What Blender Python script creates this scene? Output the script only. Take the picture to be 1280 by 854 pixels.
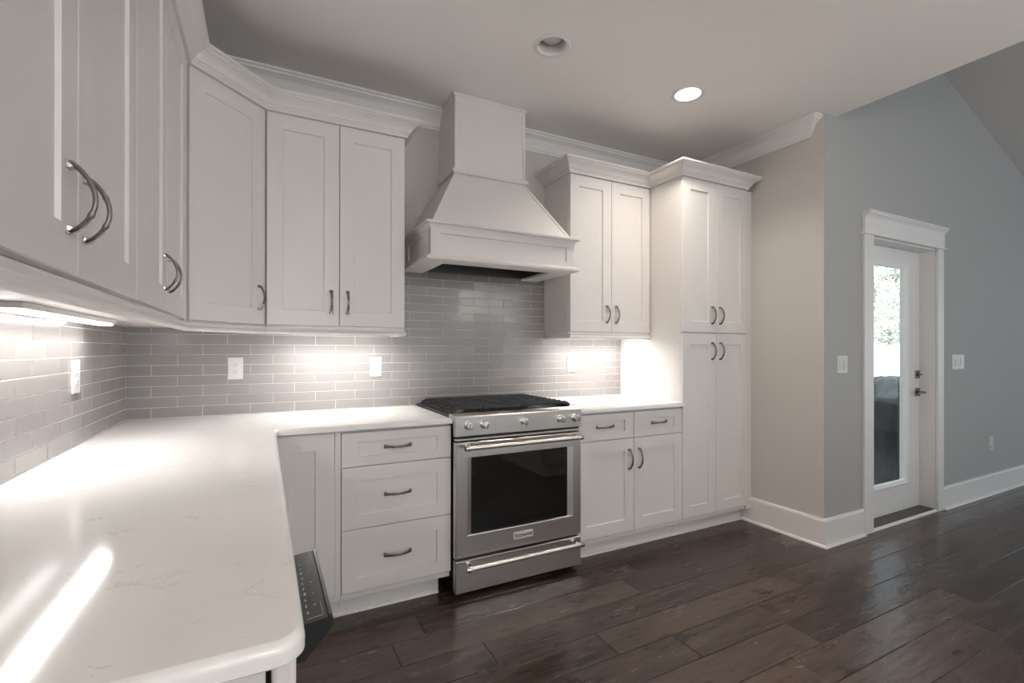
import bpy, bmesh, math, random
from mathutils import Vector, Matrix
random.seed(7)
for o in list(bpy.data.objects): bpy.data.objects.remove(o)
S = bpy.context.scene
COL = S.collection
# ------------------------------------------------------------------ camera, sky, exposure
cd_ = bpy.data.cameras.new('camera'); cam = bpy.data.objects.new('camera', cd_); COL.objects.link(cam); S.camera = cam
YAW, PITCH, ROLL, FPX = 0.4777, 0.0012, 0.0014, 598.8
cd_.sensor_fit = 'HORIZONTAL'; cd_.sensor_width = 36; cd_.lens = FPX / 1280 * 36
cd_.shift_y = 9.46 / 1280
cd_.clip_start = 0.02
fw = Vector((math.sin(YAW) * math.cos(PITCH), math.cos(YAW) * math.cos(PITCH), math.sin(PITCH)))
rt = Vector((math.cos(YAW), -math.sin(YAW), 0)); up = rt.cross(fw)
r3 = rt * math.cos(ROLL) + up * math.sin(ROLL); u3 = up * math.cos(ROLL) - rt * math.sin(ROLL)
M = Matrix((r3, u3, -fw)).transposed().to_4x4(); M.translation = Vector((0.6034, -2.9296, 1.2559)); cam.matrix_world = M
S.view_settings.view_transform = 'Standard'; S.view_settings.look = 'None'
S.view_settings.gamma = 1; S.view_settings.use_curve_mapping = False
S.view_settings.exposure = 1.22
SKY = .58; CAN_W = 3.2; UNDER_W = 2.7; PEND_W = 26.0; FILL_W = 440.0; SUN_W = 8.0
wd = bpy.data.worlds.new('sky'); S.world = wd; wd.use_nodes = True
bg = wd.node_tree.nodes['Background']; bg.inputs[0].default_value = (0.80, 0.92, 1.0, 1); bg.inputs[1].default_value = SKY

sl_ = bpy.data.lights.new('sun', 'SUN'); sl_.energy = SUN_W; sl_.angle = math.radians(1); sl_.color = (1., .97, .93)
so = bpy.data.objects.new('sun', sl_); COL.objects.link(so); so.location = (-20, -20, 30); so.rotation_euler = Vector((.5, .45, -.75)).to_track_quat('-Z', 'Y').to_euler()
# ------------------------------------------------------------------ material helpers
class NT:
    def __init__(s, name):
        s.m = bpy.data.materials.new(name); s.m.use_nodes = True; s.t = s.m.node_tree
        s.b = s.t.nodes['Principled BSDF']; s.out = s.t.nodes['Material Output']
    def n(s, typ, **kw):
        x = s.t.nodes.new(typ)
        for k, v in kw.items():
            if k.startswith('i_'):
                x.inputs[int(k[2:])].default_value = v
            else: setattr(x, k, v)
        return x
    def l(s, a, b): s.t.links.new(a, b)
    def math(s, op, a, b=None):
        x = s.t.nodes.new('ShaderNodeMath'); x.operation = op
        for i, v in enumerate((a, b)):
            if v is None: continue
            if isinstance(v, (int, float)): x.inputs[i].default_value = v
            else: s.l(v, x.inputs[i])
        return x.outputs[0]
    def ramp(s, fac, stops):
        x = s.t.nodes.new('ShaderNodeValToRGB'); e = x.color_ramp.elements
        while len(e) < len(stops): e.new(0.5)
        for q, (p, c) in zip(e, stops): q.position = p; q.color = (*c, 1)
        s.l(fac, x.inputs[0]); return x.outputs[0]
    def bump(s, h, strength, dist):
        x = s.t.nodes.new('ShaderNodeBump'); x.inputs['Strength'].default_value = strength; x.inputs['Distance'].default_value = dist
        s.l(h, x.inputs['Height']); s.l(x.outputs[0], s.b.inputs['Normal'])
    def noise(s, vec, scale, detail=3, rough=.5):
        x = s.t.nodes.new('ShaderNodeTexNoise'); x.inputs['Scale'].default_value = scale; x.inputs['Detail'].default_value = detail
        x.inputs['Roughness'].default_value = rough; s.l(vec, x.inputs['Vector']); return x.outputs['Fac']
    def coord(s, scale=(1, 1, 1)):
        tc = s.t.nodes.new('ShaderNodeTexCoord'); mp = s.t.nodes.new('ShaderNodeMapping'); mp.inputs['Scale'].default_value = scale
        g = s.t.nodes.new('ShaderNodeNewGeometry'); s.l(g.outputs['Position'], mp.inputs['Vector']); return mp.outputs[0]
def pbr(name, col, rough=.5, metal=0., bump=None, coat=0., spec=.5, var=0.):
    k = NT(name); b = k.b
    b.inputs['Base Color'].default_value = (*col, 1); b.inputs['Roughness'].default_value = rough; b.inputs['Metallic'].default_value = metal
    b.inputs['Specular IOR Level'].default_value = spec
    if coat: b.inputs['Coat Weight'].default_value = coat; b.inputs['Coat Roughness'].default_value = .08
    if bump:
        sc, st, di, stretch = bump; k.bump(k.noise(k.coord(stretch), sc, 4), st, di)
    if var:
        f = k.noise(k.coord(), 3, 4)
        k.l(k.ramp(f, [(.3, tuple(c * (1 - var) for c in col)), (.7, col)]), b.inputs['Base Color'])
    return k.m
def emit(name, col, st):
    k = NT(name); e = k.n('ShaderNodeEmission'); e.inputs[0].default_value = (*col, 1); e.inputs[1].default_value = st
    k.l(e.outputs[0], k.out.inputs[0]); return k.m

CAB = pbr('cabinet_white_paint', (.72, .69, .67), .38, bump=(9, .04, .002, (1, 1, 1)))
HOODP = pbr('hood_white_paint', (.72, .69, .67), .42, bump=(60, .05, .001, (.15, 1, 1)))
TRIM = pbr('trim_white_paint', (.80, .785, .77), .4, bump=(12, .04, .002, (1, 1, 1)))
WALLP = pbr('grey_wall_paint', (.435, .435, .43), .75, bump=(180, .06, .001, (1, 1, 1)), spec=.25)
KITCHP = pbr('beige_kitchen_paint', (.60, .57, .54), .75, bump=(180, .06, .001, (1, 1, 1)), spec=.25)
CEILP = pbr('ceiling_paint', (.86, .83, .81), .85, bump=(160, .08, .001, (1, 1, 1)), spec=.2)
GROUT = pbr('tile_grout', (.66, .64, .62), .8, bump=(300, .2, .001, (1, 1, 1)))
NICK = pbr('brushed_nickel', (.27, .25, .232), .25, 1., bump=(400, .05, .0005, (1, 1, .2)))
BADGE = pbr('satin_badge', (.70, .68, .66), .45, .3, bump=(40, .03, .001, (1, 1, 1)))
CHROME = pbr('polished_chrome', (.72, .71, .70), .12, 1., bump=(90, .03, .0005, (1, 1, 1)))
BLACK = pbr('black_enamel', (.012, .012, .012), .28, bump=(60, .05, .001, (1, 1, 1)))
IRON = pbr('cast_iron', (.014, .014, .014), .36, bump=(250, .1, .0005, (1, 1, 1)), spec=.35)
DARKGAP = pbr('dark_recess', (.01, .01, .01), .7, bump=(50, .05, .001, (1, 1, 1)))
GLASSB = pbr('black_oven_glass', (.006, .006, .006), .04, bump=(5, .01, .001, (1, 1, 1)), spec=.6)
LINER = pbr('hood_liner_metal', (.16, .155, .15), .35, .9, bump=(200, .05, .001, (.05, 1, 1)))
PLASTIC = pbr('white_plastic', (.68, .665, .65), .35, bump=(40, .03, .001, (1, 1, 1)))
SLOT = pbr('socket_slot', (.02, .02, .02), .5, bump=(40, .03, .001, (1, 1, 1)))
REDM = pbr('red_medallion', (.18, .012, .016), .3, bump=(40, .03, .001, (1, 1, 1)))
CANW = pbr('can_trim_white', (.78, .76, .74), .5, bump=(60, .03, .001, (1, 1, 1)))
BULB = pbr('frosted_bulb', (.62, .60, .57), .25, bump=(25, .2, .002, (1, 1, 1)))
LIT = emit('lit_lens', (1., .93, .83), 14)
UNDL = emit('lit_under_lens', (1., .975, .95), 8)
WOODT = pbr('threshold_wood', (.055, .038, .032), .4, bump=(40, .2, .001, (.1, 1, 1)))
LEGEND = pbr('white_legend_print', (.30, .32, .32), .5, bump=(60, .03, .001, (1, 1, 1)))
PANELB = pbr('control_panel_black', (.022, .024, .024), .22, bump=(60, .03, .001, (1, 1, 1)))
def steel():
    k = NT('brushed_stainless'); b = k.b; b.inputs['Metallic'].default_value = 1; b.inputs['Base Color'].default_value = (.76, .73, .70, 1)
    b.inputs['Anisotropic'].default_value = .8; t = k.n('ShaderNodeTangent', direction_type='RADIAL', axis='Z'); k.l(t.outputs[0], b.inputs['Tangent'])
    r = k.ramp(k.noise(k.coord((6, 6, .6)), 2, 2), [(.3, (.30, .30, .30)), (.7, (.36, .36, .36))]); k.l(r, b.inputs['Roughness']); return k.m
STEEL = steel()
def tile():
    k = NT('grey_glazed_tile'); b = k.b
    oi = k.n('ShaderNodeNewGeometry')
    c = k.ramp(oi.outputs['Random Per Island'], [(0, (.290, .271, .263)), (1, (.312, .292, .283))]); k.l(c, b.inputs['Base Color'])
    b.inputs['Roughness'].default_value = .17
    k.bump(k.noise(k.coord((1, 1, 2)), 9, 2), .12, .004); return k.m
TILE = tile()
def quartz():
    k = NT('white_quartz'); b = k.b; v = k.coord((1, 2.0, 1))
    w = k.noise(v, 2.2, 6, .6); w2 = k.noise(v, 7, 5, .6)
    a = k.math('ABSOLUTE', k.math('SUBTRACT', w, .5)); vein = k.math('LESS_THAN', a, .004)
    soft = k.math('MULTIPLY', k.math('MULTIPLY', vein, k.math('GREATER_THAN', w2, .54)), .25)
    mott = k.math('MULTIPLY', k.math('SUBTRACT', w2, .5), .12)
    c = k.ramp(k.math('ADD', k.math('ADD', soft, mott), .3), [(.0, (.82, .805, .79)), (.3, (.79, .775, .76)), (.65, (.64, .625, .61))])
    k.l(c, b.inputs['Base Color']); b.inputs['Roughness'].default_value = .10; b.inputs['Specular IOR Level'].default_value = .5
    k.bump(k.noise(k.coord(), 25, 2), .015, .001)
    return k.m
QUARTZ = quartz()
def floor_mat():
    k = NT('dark_hickory_planks'); b = k.b; W, L = .168, 1.25
    sp = k.n('ShaderNodeSeparateXYZ'); g = k.n('ShaderNodeNewGeometry'); k.l(g.outputs['Position'], sp.inputs[0])
    yr = k.math('DIVIDE', k.math('ADD', sp.outputs[1], 20.03), W); row = k.math('FLOOR', yr); fy = k.math('FRACT', yr)
    wn = k.n('ShaderNodeTexWhiteNoise', noise_dimensions='1D'); k.l(row, wn.inputs['W'])
    xr = k.math('ADD', k.math('DIVIDE', k.math('ADD', sp.outputs[0], 20.), L), k.math('MULTIPLY', wn.outputs['Value'], 7.3)); colm = k.math('FLOOR', xr); fx = k.math('FRACT', xr)
    cb = k.n('ShaderNodeCombineXYZ'); k.l(row, cb.inputs[0]); k.l(colm, cb.inputs[1])
    w2 = k.n('ShaderNodeTexWhiteNoise', noise_dimensions='2D'); k.l(cb.outputs[0], w2.inputs['Vector'])
    idv = w2.outputs['Value']
    dy = k.math('MULTIPLY', k.math('MINIMUM', fy, k.math('SUBTRACT', 1., fy)), W); dx = k.math('MULTIPLY', k.math('MINIMUM', fx, k.math('SUBTRACT', 1., fx)), L)
    d = k.math('MINIMUM', dx, dy); gro = k.math('MINIMUM', k.math('DIVIDE', d, .0035), 1.)
    # grain coordinates, shifted per plank
    c2 = k.n('ShaderNodeCombineXYZ'); k.l(k.math('ADD', sp.outputs[0], k.math('MULTIPLY', idv, 37.)), c2.inputs[0]); k.l(sp.outputs[1], c2.inputs[1]); k.l(k.math('MULTIPLY', idv, 11.), c2.inputs[2])
    def mp(scale):
        m = k.n('ShaderNodeMapping'); m.inputs['Scale'].default_value = scale; k.l(c2.outputs[0], m.inputs[0]); return m.outputs[0]
    grain = k.noise(mp((2.2, 34, 1)), 2.2, 6, .65); cloud = k.noise(mp((1.6, 7, 1)), 1.5, 4, .6); knots = k.noise(mp((4.5, 11, 1)), 1.0, 3, .6)
    tone = k.math('ADD', k.math('ADD', k.math('MULTIPLY', grain, .42), k.math('MULTIPLY', cloud, .5)), k.math('MULTIPLY', idv, .2))
    colr = k.ramp(tone, [(.32, (.014, .009, .0075)), (.48, (.052, .034, .0275)), (.62, (.085, .057, .046)), (.84, (.118, .082, .067))])
    kn = k.ramp(knots, [(.30, (.18, .15, .14)), (.42, (1, 1, 1))])
    mx = k.n('ShaderNodeMix', data_type='RGBA', blend_type='MULTIPLY'); mx.inputs[0].default_value = .8; k.l(colr, mx.inputs[6]); k.l(kn, mx.inputs[7])
    m2 = k.n('ShaderNodeMix', data_type='RGBA', blend_type='MIX'); k.l(gro, m2.inputs[0]); m2.inputs[6].default_value = (.006, .004, .004, 1); k.l(mx.outputs[2], m2.inputs[7])
    k.l(m2.outputs[2], b.inputs['Base Color'])
    rr = k.ramp(cloud, [(.3, (.19, .19, .19)), (.7, (.29, .29, .29))]); k.l(rr, b.inputs['Roughness'])
    scr = k.noise(mp((5.5, 16, 1)), 1.6, 3, .5)
    h = k.math('ADD', k.math('ADD', k.math('MULTIPLY', scr, .5), k.math('MULTIPLY', grain, .12)), k.math('MULTIPLY', gro, .5))
    k.bump(h, .6, .008); b.inputs['Specular IOR Level'].default_value = .55
    return k.m
FLOOR = floor_mat()
def clear_glass():
    k = NT('clear_glass'); tr = k.n('ShaderNodeBsdfTransparent'); gl = k.n('ShaderNodeBsdfGlossy'); gl.inputs['Roughness'].default_value = .02
    tr.inputs[0].default_value = (.95, .97, .97, 1)
    fr = k.n('ShaderNodeFresnel'); fr.inputs[0].default_value = 1.45; ge = k.n('ShaderNodeNewGeometry'); mx = k.n('ShaderNodeMixShader'); k.l(k.math('MULTIPLY', fr.outputs[0], k.math('SUBTRACT', 1., ge.outputs['Backfacing'])), mx.inputs[0]); k.l(tr.outputs[0], mx.inputs[1]); k.l(gl.outputs[0], mx.inputs[2])
    k.l(mx.outputs[0], k.out.inputs[0]); return k.m
GLASS = clear_glass()
CONC = pbr('pale_patio_concrete', (.62, .61, .59), .8, bump=(30, .2, .003, (1, 1, 1)), var=.12)
VINYL = pbr('white_vinyl', (.86, .86, .85), .4, bump=(20, .03, .001, (1, 1, 1)))
COVER = pbr('black_vinyl_cover', (.035, .036, .037), .36, bump=(9, .9, .04, (1, 1, .6)))
LEAF = pbr('pale_leaves', (.66, .70, .64), .6, bump=(40, .1, .002, (1, 1, 1)), var=.35)
BARK = pbr('grey_bark', (.42, .40, .37), .9, bump=(30, .5, .01, (1, 1, .2)))

# ------------------------------------------------------------------ geometry helpers
def link(name, bm, mat, parent=None, smooth=False):
    bmesh.ops.recalc_face_normals(bm, faces=bm.faces[:])
    off = Vector((0, 0, 0)); p = parent
    while p is not None: off += p.location; p = p.parent
    if off.length: bmesh.ops.translate(bm, verts=bm.verts[:], vec=-off)
    me = bpy.data.meshes.new(name); bm.to_mesh(me); bm.free(); me.materials.append(mat)
    if smooth:
        for f in me.polygons: f.use_smooth = True
        me.set_sharp_from_angle(angle=math.radians(38))
        for f in me.polygons:
            if f.area > .25: f.use_smooth = False
    o = bpy.data.objects.new(name, me); COL.objects.link(o)
    if parent: o.parent = parent
    return o
def thing(name, label, cat, loc, group=None):
    o = bpy.data.objects.new(name, None); o.empty_display_size = .1; COL.objects.link(o); o.location = loc; o['label'] = label; o['category'] = cat
    if group: o['group'] = group
    return o
def tag(o, label, cat, group=None):
    o['label'] = label; o['category'] = cat
    if group: o['group'] = group
    return o
def struct(o, label=None, cat=None):
    o['kind'] = 'structure'
    if label: o['label'] = label
    if cat: o['category'] = cat
    return o
def box(bm, a, b, bev=0., seg=1):
    r = bmesh.ops.create_cube(bm, size=1); vs = r['verts']; a = Vector(a); b = Vector(b)
    for v in vs: v.co = Vector(((a.x + b.x) / 2 + v.co.x * (b.x - a.x), (a.y + b.y) / 2 + v.co.y * (b.y - a.y), (a.z + b.z) / 2 + v.co.z * (b.z - a.z)))
    if bev:
        es = list({e for v in vs for e in v.link_edges}); bmesh.ops.bevel(bm, geom=es, offset=bev, segments=seg, affect='EDGES', profile=.5)
    return bm
def B(a, b, bev=.0, seg=1): return box(bmesh.new(), a, b, bev, seg)
def rings(bm, loops, cap0=True, cap1=True):
    R = [[bm.verts.new(p) for p in l] for l in loops]; n = len(R[0])
    for a, b in zip(R, R[1:]):
        for i in range(n):
            j = (i + 1) % n
            try: bm.faces.new((a[i], a[j], b[j], b[i]))
            except ValueError: pass
    if cap0: bm.faces.new(R[0][::-1])
    if cap1: bm.faces.new(R[-1])
    return bm
def nrm(d): return Vector((d.y, -d.x))
def offs(path, closed=False):
    P = [Vector(p) for p in path]; n = len(P); out = []
    for i in range(n):
        a = P[(i - 1) % n] if (closed or i > 0) else None; c = P[(i + 1) % n] if (closed or i < n - 1) else None
        n1 = nrm((P[i] - a).normalized()) if a is not None else None; n2 = nrm((c - P[i]).normalized()) if c is not None else None
        if n1 is None: m = n2
        elif n2 is None: m = n1
        else: m = (n1 + n2) / (1 + n1.dot(n2))
        out.append((P[i], m))
    return out
def sweep(profile, path, closed=False):
    """profile: closed list of (out, z); path: xy list; out = right hand side of travel"""
    bm = bmesh.new(); O = offs(path, closed)
    L = [[Vector((p.x + m.x * o, p.y + m.y * o, z)) for o, z in profile] for p, m in O]
    if closed: L.append(L[0])
    if closed:
        R = [[bm.verts.new(q) for q in l] for l in L[:-1]]; R.append(R[0])
        for a, b in zip(R, R[1:]):
            for i in range(len(profile)):
                j = (i + 1) % len(profile); bm.faces.new((a[i], a[j], b[j], b[i]))
        return bm
    return rings(bm, L)
def slab(outline, levels):
    """outline: xy closed with outward on the right; levels: (out, z) bottom to top"""
    O = offs(outline, True); return rings(bmesh.new(), [[Vector((p.x + m.x * o, p.y + m.y * o, z)) for p, m in O] for o, z in levels])
def tube(bm, pts, rad, seg=10, flat=None):
    """swept round bar; rad number or list"""
    P = [Vector(p) for p in pts]; loops = []
    t0 = (P[1] - P[0]).normalized(); ref = Vector((0, 0, 1)) if abs(t0.z) < .9 else Vector((1, 0, 0)); nn = t0.cross(ref).normalized()
    for i, p in enumerate(P):
        t = (P[min(i + 1, len(P) - 1)] - P[max(i - 1, 0)]).normalized(); nn = (nn - t * nn.dot(t)).normalized(); bb = t.cross(nn)
        r = rad[i] if isinstance(rad, (list, tuple)) else rad
        loops.append([p + nn * (math.cos(2 * math.pi * k / seg) * r) + bb * (math.sin(2 * math.pi * k / seg) * r) for k in range(seg)])
    return rings(bm, loops)
def lathe(bm, prof, c, axis=(0, 0, 1), seg=32, cap0=True, cap1=True):
    """prof: (radius, height along axis)"""
    a = Vector(axis).normalized(); ref = Vector((1, 0, 0)) if abs(a.x) < .9 else Vector((0, 1, 0)); u = a.cross(ref).normalized(); w = a.cross(u); c = Vector(c)
    return rings(bm, [[c + a * h + (u * math.cos(2 * math.pi * k / seg) + w * math.sin(2 * math.pi * k / seg)) * max(r, 1e-5) for k in range(seg)] for r, h in prof], cap0, cap1)

# ------------------------------------------------------------------ measures (metres; back wall y=0, left wall x=0)
CT = .911; CD = .65; UD = .33; UB, UT = 1.375, 2.413; BD = .631
XR0, XR1 = 1.450, 2.214; XP0, XP1 = 3.066, 3.709; XS = 3.775; YS = -1.131; CEIL = 2.766; XCE = 3.889

# ------------------------------------------------------------------ setting
fl = link('floor', B((-.3, -7.5, -.1), (9.2, -1.02, 0)), FLOOR); struct(fl)
fk = link('floor', B((-.3, -1.02, -.1), (XS + .14, .1, 0)), FLOOR); struct(fk)
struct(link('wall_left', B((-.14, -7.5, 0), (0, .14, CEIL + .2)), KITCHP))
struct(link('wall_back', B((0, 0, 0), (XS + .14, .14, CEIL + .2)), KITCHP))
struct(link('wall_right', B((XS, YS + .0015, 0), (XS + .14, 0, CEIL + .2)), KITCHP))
DX0, DX1, DZ = 4.315, 5.262, 2.045       # rough opening of the back door
bm = bmesh.new()
box(bm, (XS + .002, YS, 0), (DX0, YS + .14, 4.6)); box(bm, (DX1, YS, 0), (9.2, YS + .14, 4.6)); box(bm, (DX0, YS, DZ), (DX1, YS + .14, 4.6))
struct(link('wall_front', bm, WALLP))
bm = bmesh.new(); wy0, wy1, wz0, wz1 = -4.6, -1.9, .5, 2.3
box(bm, (9.2, -7.5, 0), (9.34, wy0, 4.6)); box(bm, (9.2, wy1, 0), (9.34, YS + .14, 4.6)); box(bm, (9.2, wy0, 0), (9.34, wy1, wz0)); box(bm, (9.2, wy0, wz1), (9.34, wy1, 4.6))
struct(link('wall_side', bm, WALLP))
bm = bmesh.new()
for a, b in (((9.185, wy0 - .09, wz0 - .09), (9.2, wy0, wz1 + .09)), ((9.185, wy1, wz0 - .09), (9.2, wy1 + .09, wz1 + .09)), ((9.185, wy0, wz0 - .09), (9.2, wy1, wz0)), ((9.185, wy0, wz1), (9.2, wy1, wz1 + .09)), ((9.24, (wy0 + wy1) / 2 - .03, wz0), (9.28, (wy0 + wy1) / 2 + .03, wz1)), ((9.24, wy0, 1.36), (9.28, wy1, 1.40))): box(bm, a, b)
struct(link('window_1', bm, TRIM))
# kitchen ceiling with openings for the recessed lights
cans = [(1.872, -.91), (2.822, -.897), (2.85, -3.2), (2.85, -5.2)]
def ceiling():
    bm = bmesh.new(); R = .078; h = .15
    xs = [-.14]; ys = []
    rows = {}
    for x, y in cans: rows.setdefault(round(y, 1), []).append((x, y))
    y_hi = .14; segs = []
    for ry in sorted(rows, reverse=True):
        yc = rows[ry][0][1]
        segs.append((y_hi, yc + h, None)); segs.append((yc + h, yc - h, rows[ry])); y_hi = yc - h
    segs.append((y_hi, -7.5, None))
    def q(x0, x1, y0, y1): bm.faces.new([bm.verts.new((a, b, CEIL)) for a, b in ((x0, y0), (x1, y0), (x1, y1), (x0, y1))])
    for y0, y1, cs in segs:
        if not cs: q(-.14, XCE, y1, y0); continue
        x = -.14
        for cx, cy in sorted(cs):
            q(x, cx - h, y1, y0); x = cx + h
            N = 48; inn = []; outr = []
            for k in range(N):
                a = 2 * math.pi * k / N; c, s = math.cos(a), math.sin(a); m = max(abs(c), abs(s))
                inn.append(bm.verts.new((cx + R * c, cy + R * s, CEIL))); yy = (y0 + y1) / 2 + h * s / m
                outr.append(bm.verts.new((cx + h * c / m, yy, CEIL)))
            for k in range(N):
                j = (k + 1) % N; bm.faces.new((inn[k], inn[j], outr[j], outr[k]))
        q(x, XCE, y1, y0)
    box(bm, (-.14, -7.5, CEIL + .16), (XCE, .14, CEIL + .2)); box(bm, (XCE - .02, -7.5, CEIL + .002), (XCE, .14 + YS - .14, CEIL + .2))
    return bm
struct(link('ceiling', ceiling(), CEILP))
# upper wall above the kitchen ceiling edge and the sloped vault over the living area
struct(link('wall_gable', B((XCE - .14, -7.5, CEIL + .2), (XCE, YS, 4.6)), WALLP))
bm = bmesh.new()
zx = lambda x: 3.445 - (x - 5.391) * (3.445 - 2.893) / (6.991 - 5.391)
rings(bm, [[(XCE, y, zx(XCE)), (9.3, y, zx(9.3)), (9.3, y, zx(9.3) + .1), (XCE, y, zx(XCE) + .1)] for y in (YS + .14, -7.5)])
struct(link('ceiling_vault', bm, pbr('vault_grey_paint', (.62, .61, .60), .75, bump=(180, .06, .001, (1, 1, 1)))))

# ------------------------------------------------------------------ tile backsplash
def tiles():
    bm = bmesh.new(); P = .2155; H = .0525; g = .0028; z0 = CT + .003
    def one(a, b, za, zb, wall):
        if b - a < .006 or zb - za < .006: return
        t = random.uniform(-.0004, .0004); t2 = random.uniform(-.0004, .0004); e = .0008
        def pt(s, z, d): return (s, -d, z) if wall == 'b' else (d, -s, z)
        lo = [(a, za), (b, za), (b, zb), (a, zb)]; li = [(a + e, za + e), (b - e, za + e), (b - e, zb - e), (a + e, zb - e)]
        ds = [.0095 + t + t2, .0095 - t + t2, .0095 - t - t2, .0095 + t - t2]
        rings(bm, [[pt(s, z, .002) for s, z in lo], [pt(s, z, .0088) for s, z in lo], [pt(s, z, d) for (s, z), d in zip(li, ds)]], cap0=False)
    for wall in 'bl':
        S1 = 3.066 if wall == 'b' else 2.30
        for r in range(17):
            za = z0 + r * H; zb = za + H - g
            ph = (.11 if r % 2 == 0 else .218) - P if wall == 'b' else (.095 if r % 2 == 0 else .203) - P
            k = ph
            while k < S1:
                a, b = max(k, .0105 if True else 0), min(k + P - g, S1); k += P
                top = 1.362
                if wall == 'b' and b > 1.290 and a < 2.374: top = 1.765
                if wall == 'b' and top > 1.5:
                    # stop at the cabinet sides above their bottoms
                    if za > 1.35: a = max(a, 1.291); b = min(b, 2.373)
                    elif zb > 1.36: pass
                if za >= top: continue
                one(a, b, za, min(zb, top), wall)
    return bm
bs = struct(link('trim_1', tiles(), TILE), 'grey glazed subway tile backsplash running behind the countertops', 'backsplash')
bm = bmesh.new(); box(bm, (0, -.0084, CT), (3.066, 0, 1.365)); box(bm, (1.2905, -.0084, 1.365), (2.3735, 0, 1.768)); box(bm, (0, -2.30, CT), (.0084, -.0084, 1.365))
link('grout', bm, GROUT, bs)

# ------------------------------------------------------------------ cabinet parts
def shaker(name, parent, p0, p1, z0, z1, st=.074, rl=.077, t=.02, mat=CAB):
    """framed flat-panel front; p0->p1 left to right seen from the room; p0,p1 lie on the FRONT plane"""
    p0 = Vector(p0); p1 = Vector(p1); d = (p1 - p0).normalized(); n = nrm(d); w = (p1 - p0).length
    def lp(ix, iz, dep):
        return [Vector((*(p0 + d * x + n * dep), z)) for x, z in ((ix, z0 + iz), (w - ix, z0 + iz), (w - ix, z1 - iz), (ix, z1 - iz))]
    bm = rings(bmesh.new(), [lp(0, 0, -t), lp(0, 0, -.0022), lp(.0022, .0022, 0), lp(st - .002, rl - .002, 0), lp(st, rl, -min(.0075, t * .6))])
    return link(name, bm, mat, parent)
def pull(parent, c, along, n, L=.122, rise=.031, name='handle'):
    """arched bow pull with flared flat feet"""
    c = Vector(c); A = Vector(along).normalized(); N = Vector(n).normalized(); W = A.cross(N); loops = []; K = 18
    for i in range(K + 1):
        u = -1 + 2 * i / K; s = abs(u)
        out = rise * math.cos(u * math.pi / 2) ** .72 + .0035
        hw = .0056 + .0048 * s ** 5 + (.0014 if .38 < s < .52 else 0); ht = .0038 + (.0012 if .38 < s < .52 else 0) + .0014 * s ** 6
        tang = Vector((1.0, -rise * .72 * math.sin(u * math.pi / 2) * math.pi / 2 / (L / 2) * 1.0)); tang.normalize()
        T = A * tang.x + N * tang.y; Q = (N * tang.x - A * tang.y)
        p = c + A * (u * L / 2) + N * out
        loops.append([p + W * (hw * math.cos(a)) + Q * (ht * math.sin(a)) for a in [2 * math.pi * k / 8 for k in range(8)]])
    bm = rings(bmesh.new(), loops)
    for s in (-1, 1):
        p = c + A * (s * (L / 2 - .004))
        rings(bm, [[p + W * (.0088 * a) + A * (.0060 * b) for a, b in ((-1, -1), (1, -1), (1, 1), (-1, 1))], [p + N * .004 + W * (.0086 * a) + A * (.0054 * b) for a, b in ((-1, -1), (1, -1), (1, 1), (-1, 1))], [p + N * .009 + W * (.0066 * a) + A * (.003 * b) for a, b in ((-1, -1), (1, -1), (1, 1), (-1, 1))]])
    return link(name, bm, NICK, parent, smooth=True)
G = .0015
# --- left wall cabinets
def left_cab(label, y0, y1, ym, ye):
    c = thing('wall_cabinet', label, 'cabinet', (.16, (y0 + y1) / 2, UB))
    link('body', B((.002, y0 + .0005, 1.366), (UD - .0205, y1 - .0005, UT - .002), .001), CAB, c)
    if y1 - ye > .01: link('filler_strip', B((UD - .02, ye + .002, 1.368), (UD - .004, y1 - .001, UT)), CAB, c)
    for a, b, hy in ((y0, ym, ym - .048), (ym, ye, ym + .030)):
        d = shaker('door', c, (UD, a + G), (UD, b - G), UB, UT - .003)
        pull(d, (UD, hy, 1.493), (0, 0, 1), (1, 0, 0), L=.110)
    return c
left_cab('white two-door wall cabinet on the left wall beside the corner cabinet', -1.487, -.612, -1.083, -.68)
left_cab('white two-door wall cabinet nearest the camera on the left wall', -2.305, -1.4885, -1.897, -1.4885)
# --- diagonal corner wall cabinet
c = thing('corner_wall_cabinet', 'white single-door diagonal wall cabinet in the corner above the counter', 'cabinet', (.25, -.25, UB))
e = .0205 / math.sqrt(2)
bm = slab([(.002, -.002), (.002, -.611), (UD - .021, -.611), (UD - e, -.61 + e * .4), (.61 - e * .4, -UD + e), (.611, -UD + .021), (.611, -.002)], [(0, 1.366), (0, UT - .002)]); link('body', bm, CAB, c)
dd = Vector((.28, .28)).normalized()
d = shaker('door', c, Vector((UD, -.61)) + dd * .006, Vector((.61, -UD)) - dd * .006, UB, UT - .003)
hp = Vector((.61, -UD)) - dd * .04
pull(d, (hp.x, hp.y, 1.501), (0, 0, 1), (dd.y, -dd.x, 0), L=.114)
# --- wall cabinets on the back wall
def back_cab(label, x0, x1, xm):
    c = thing('wall_cabinet', label, 'cabinet', ((x0 + x1) / 2, -.16, UB))
    link('body', B((x0 + .0005, -UD + .0205, 1.366), (x1 - .0005, -.002, UT - .002), .001), CAB, c)
    for a, b, hx in ((x0, xm, xm - .040), (xm, x1, xm + .040)):
        d = shaker('door', c, (a + G, -UD), (b - G, -UD), UB, UT - .003)
        pull(d, (hx, -UD, 1.497), (0, 0, 1), (0, -1, 0), L=.118)
    return c
back_cab('white two-door wall cabinet on the back wall left of the range hood', .612, 1.288, .948)
cR = back_cab('white two-door wall cabinet between the range hood and the tall pantry', 2.375, 3.064, 2.716)
# applied side panel on the exposed side of the right cabinet
shaker('side_panel', cR, (2.3745, -.012), (2.3745, -UD + .022), 1.372, UT - .002, st=.035, rl=.03, t=.003)
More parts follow.
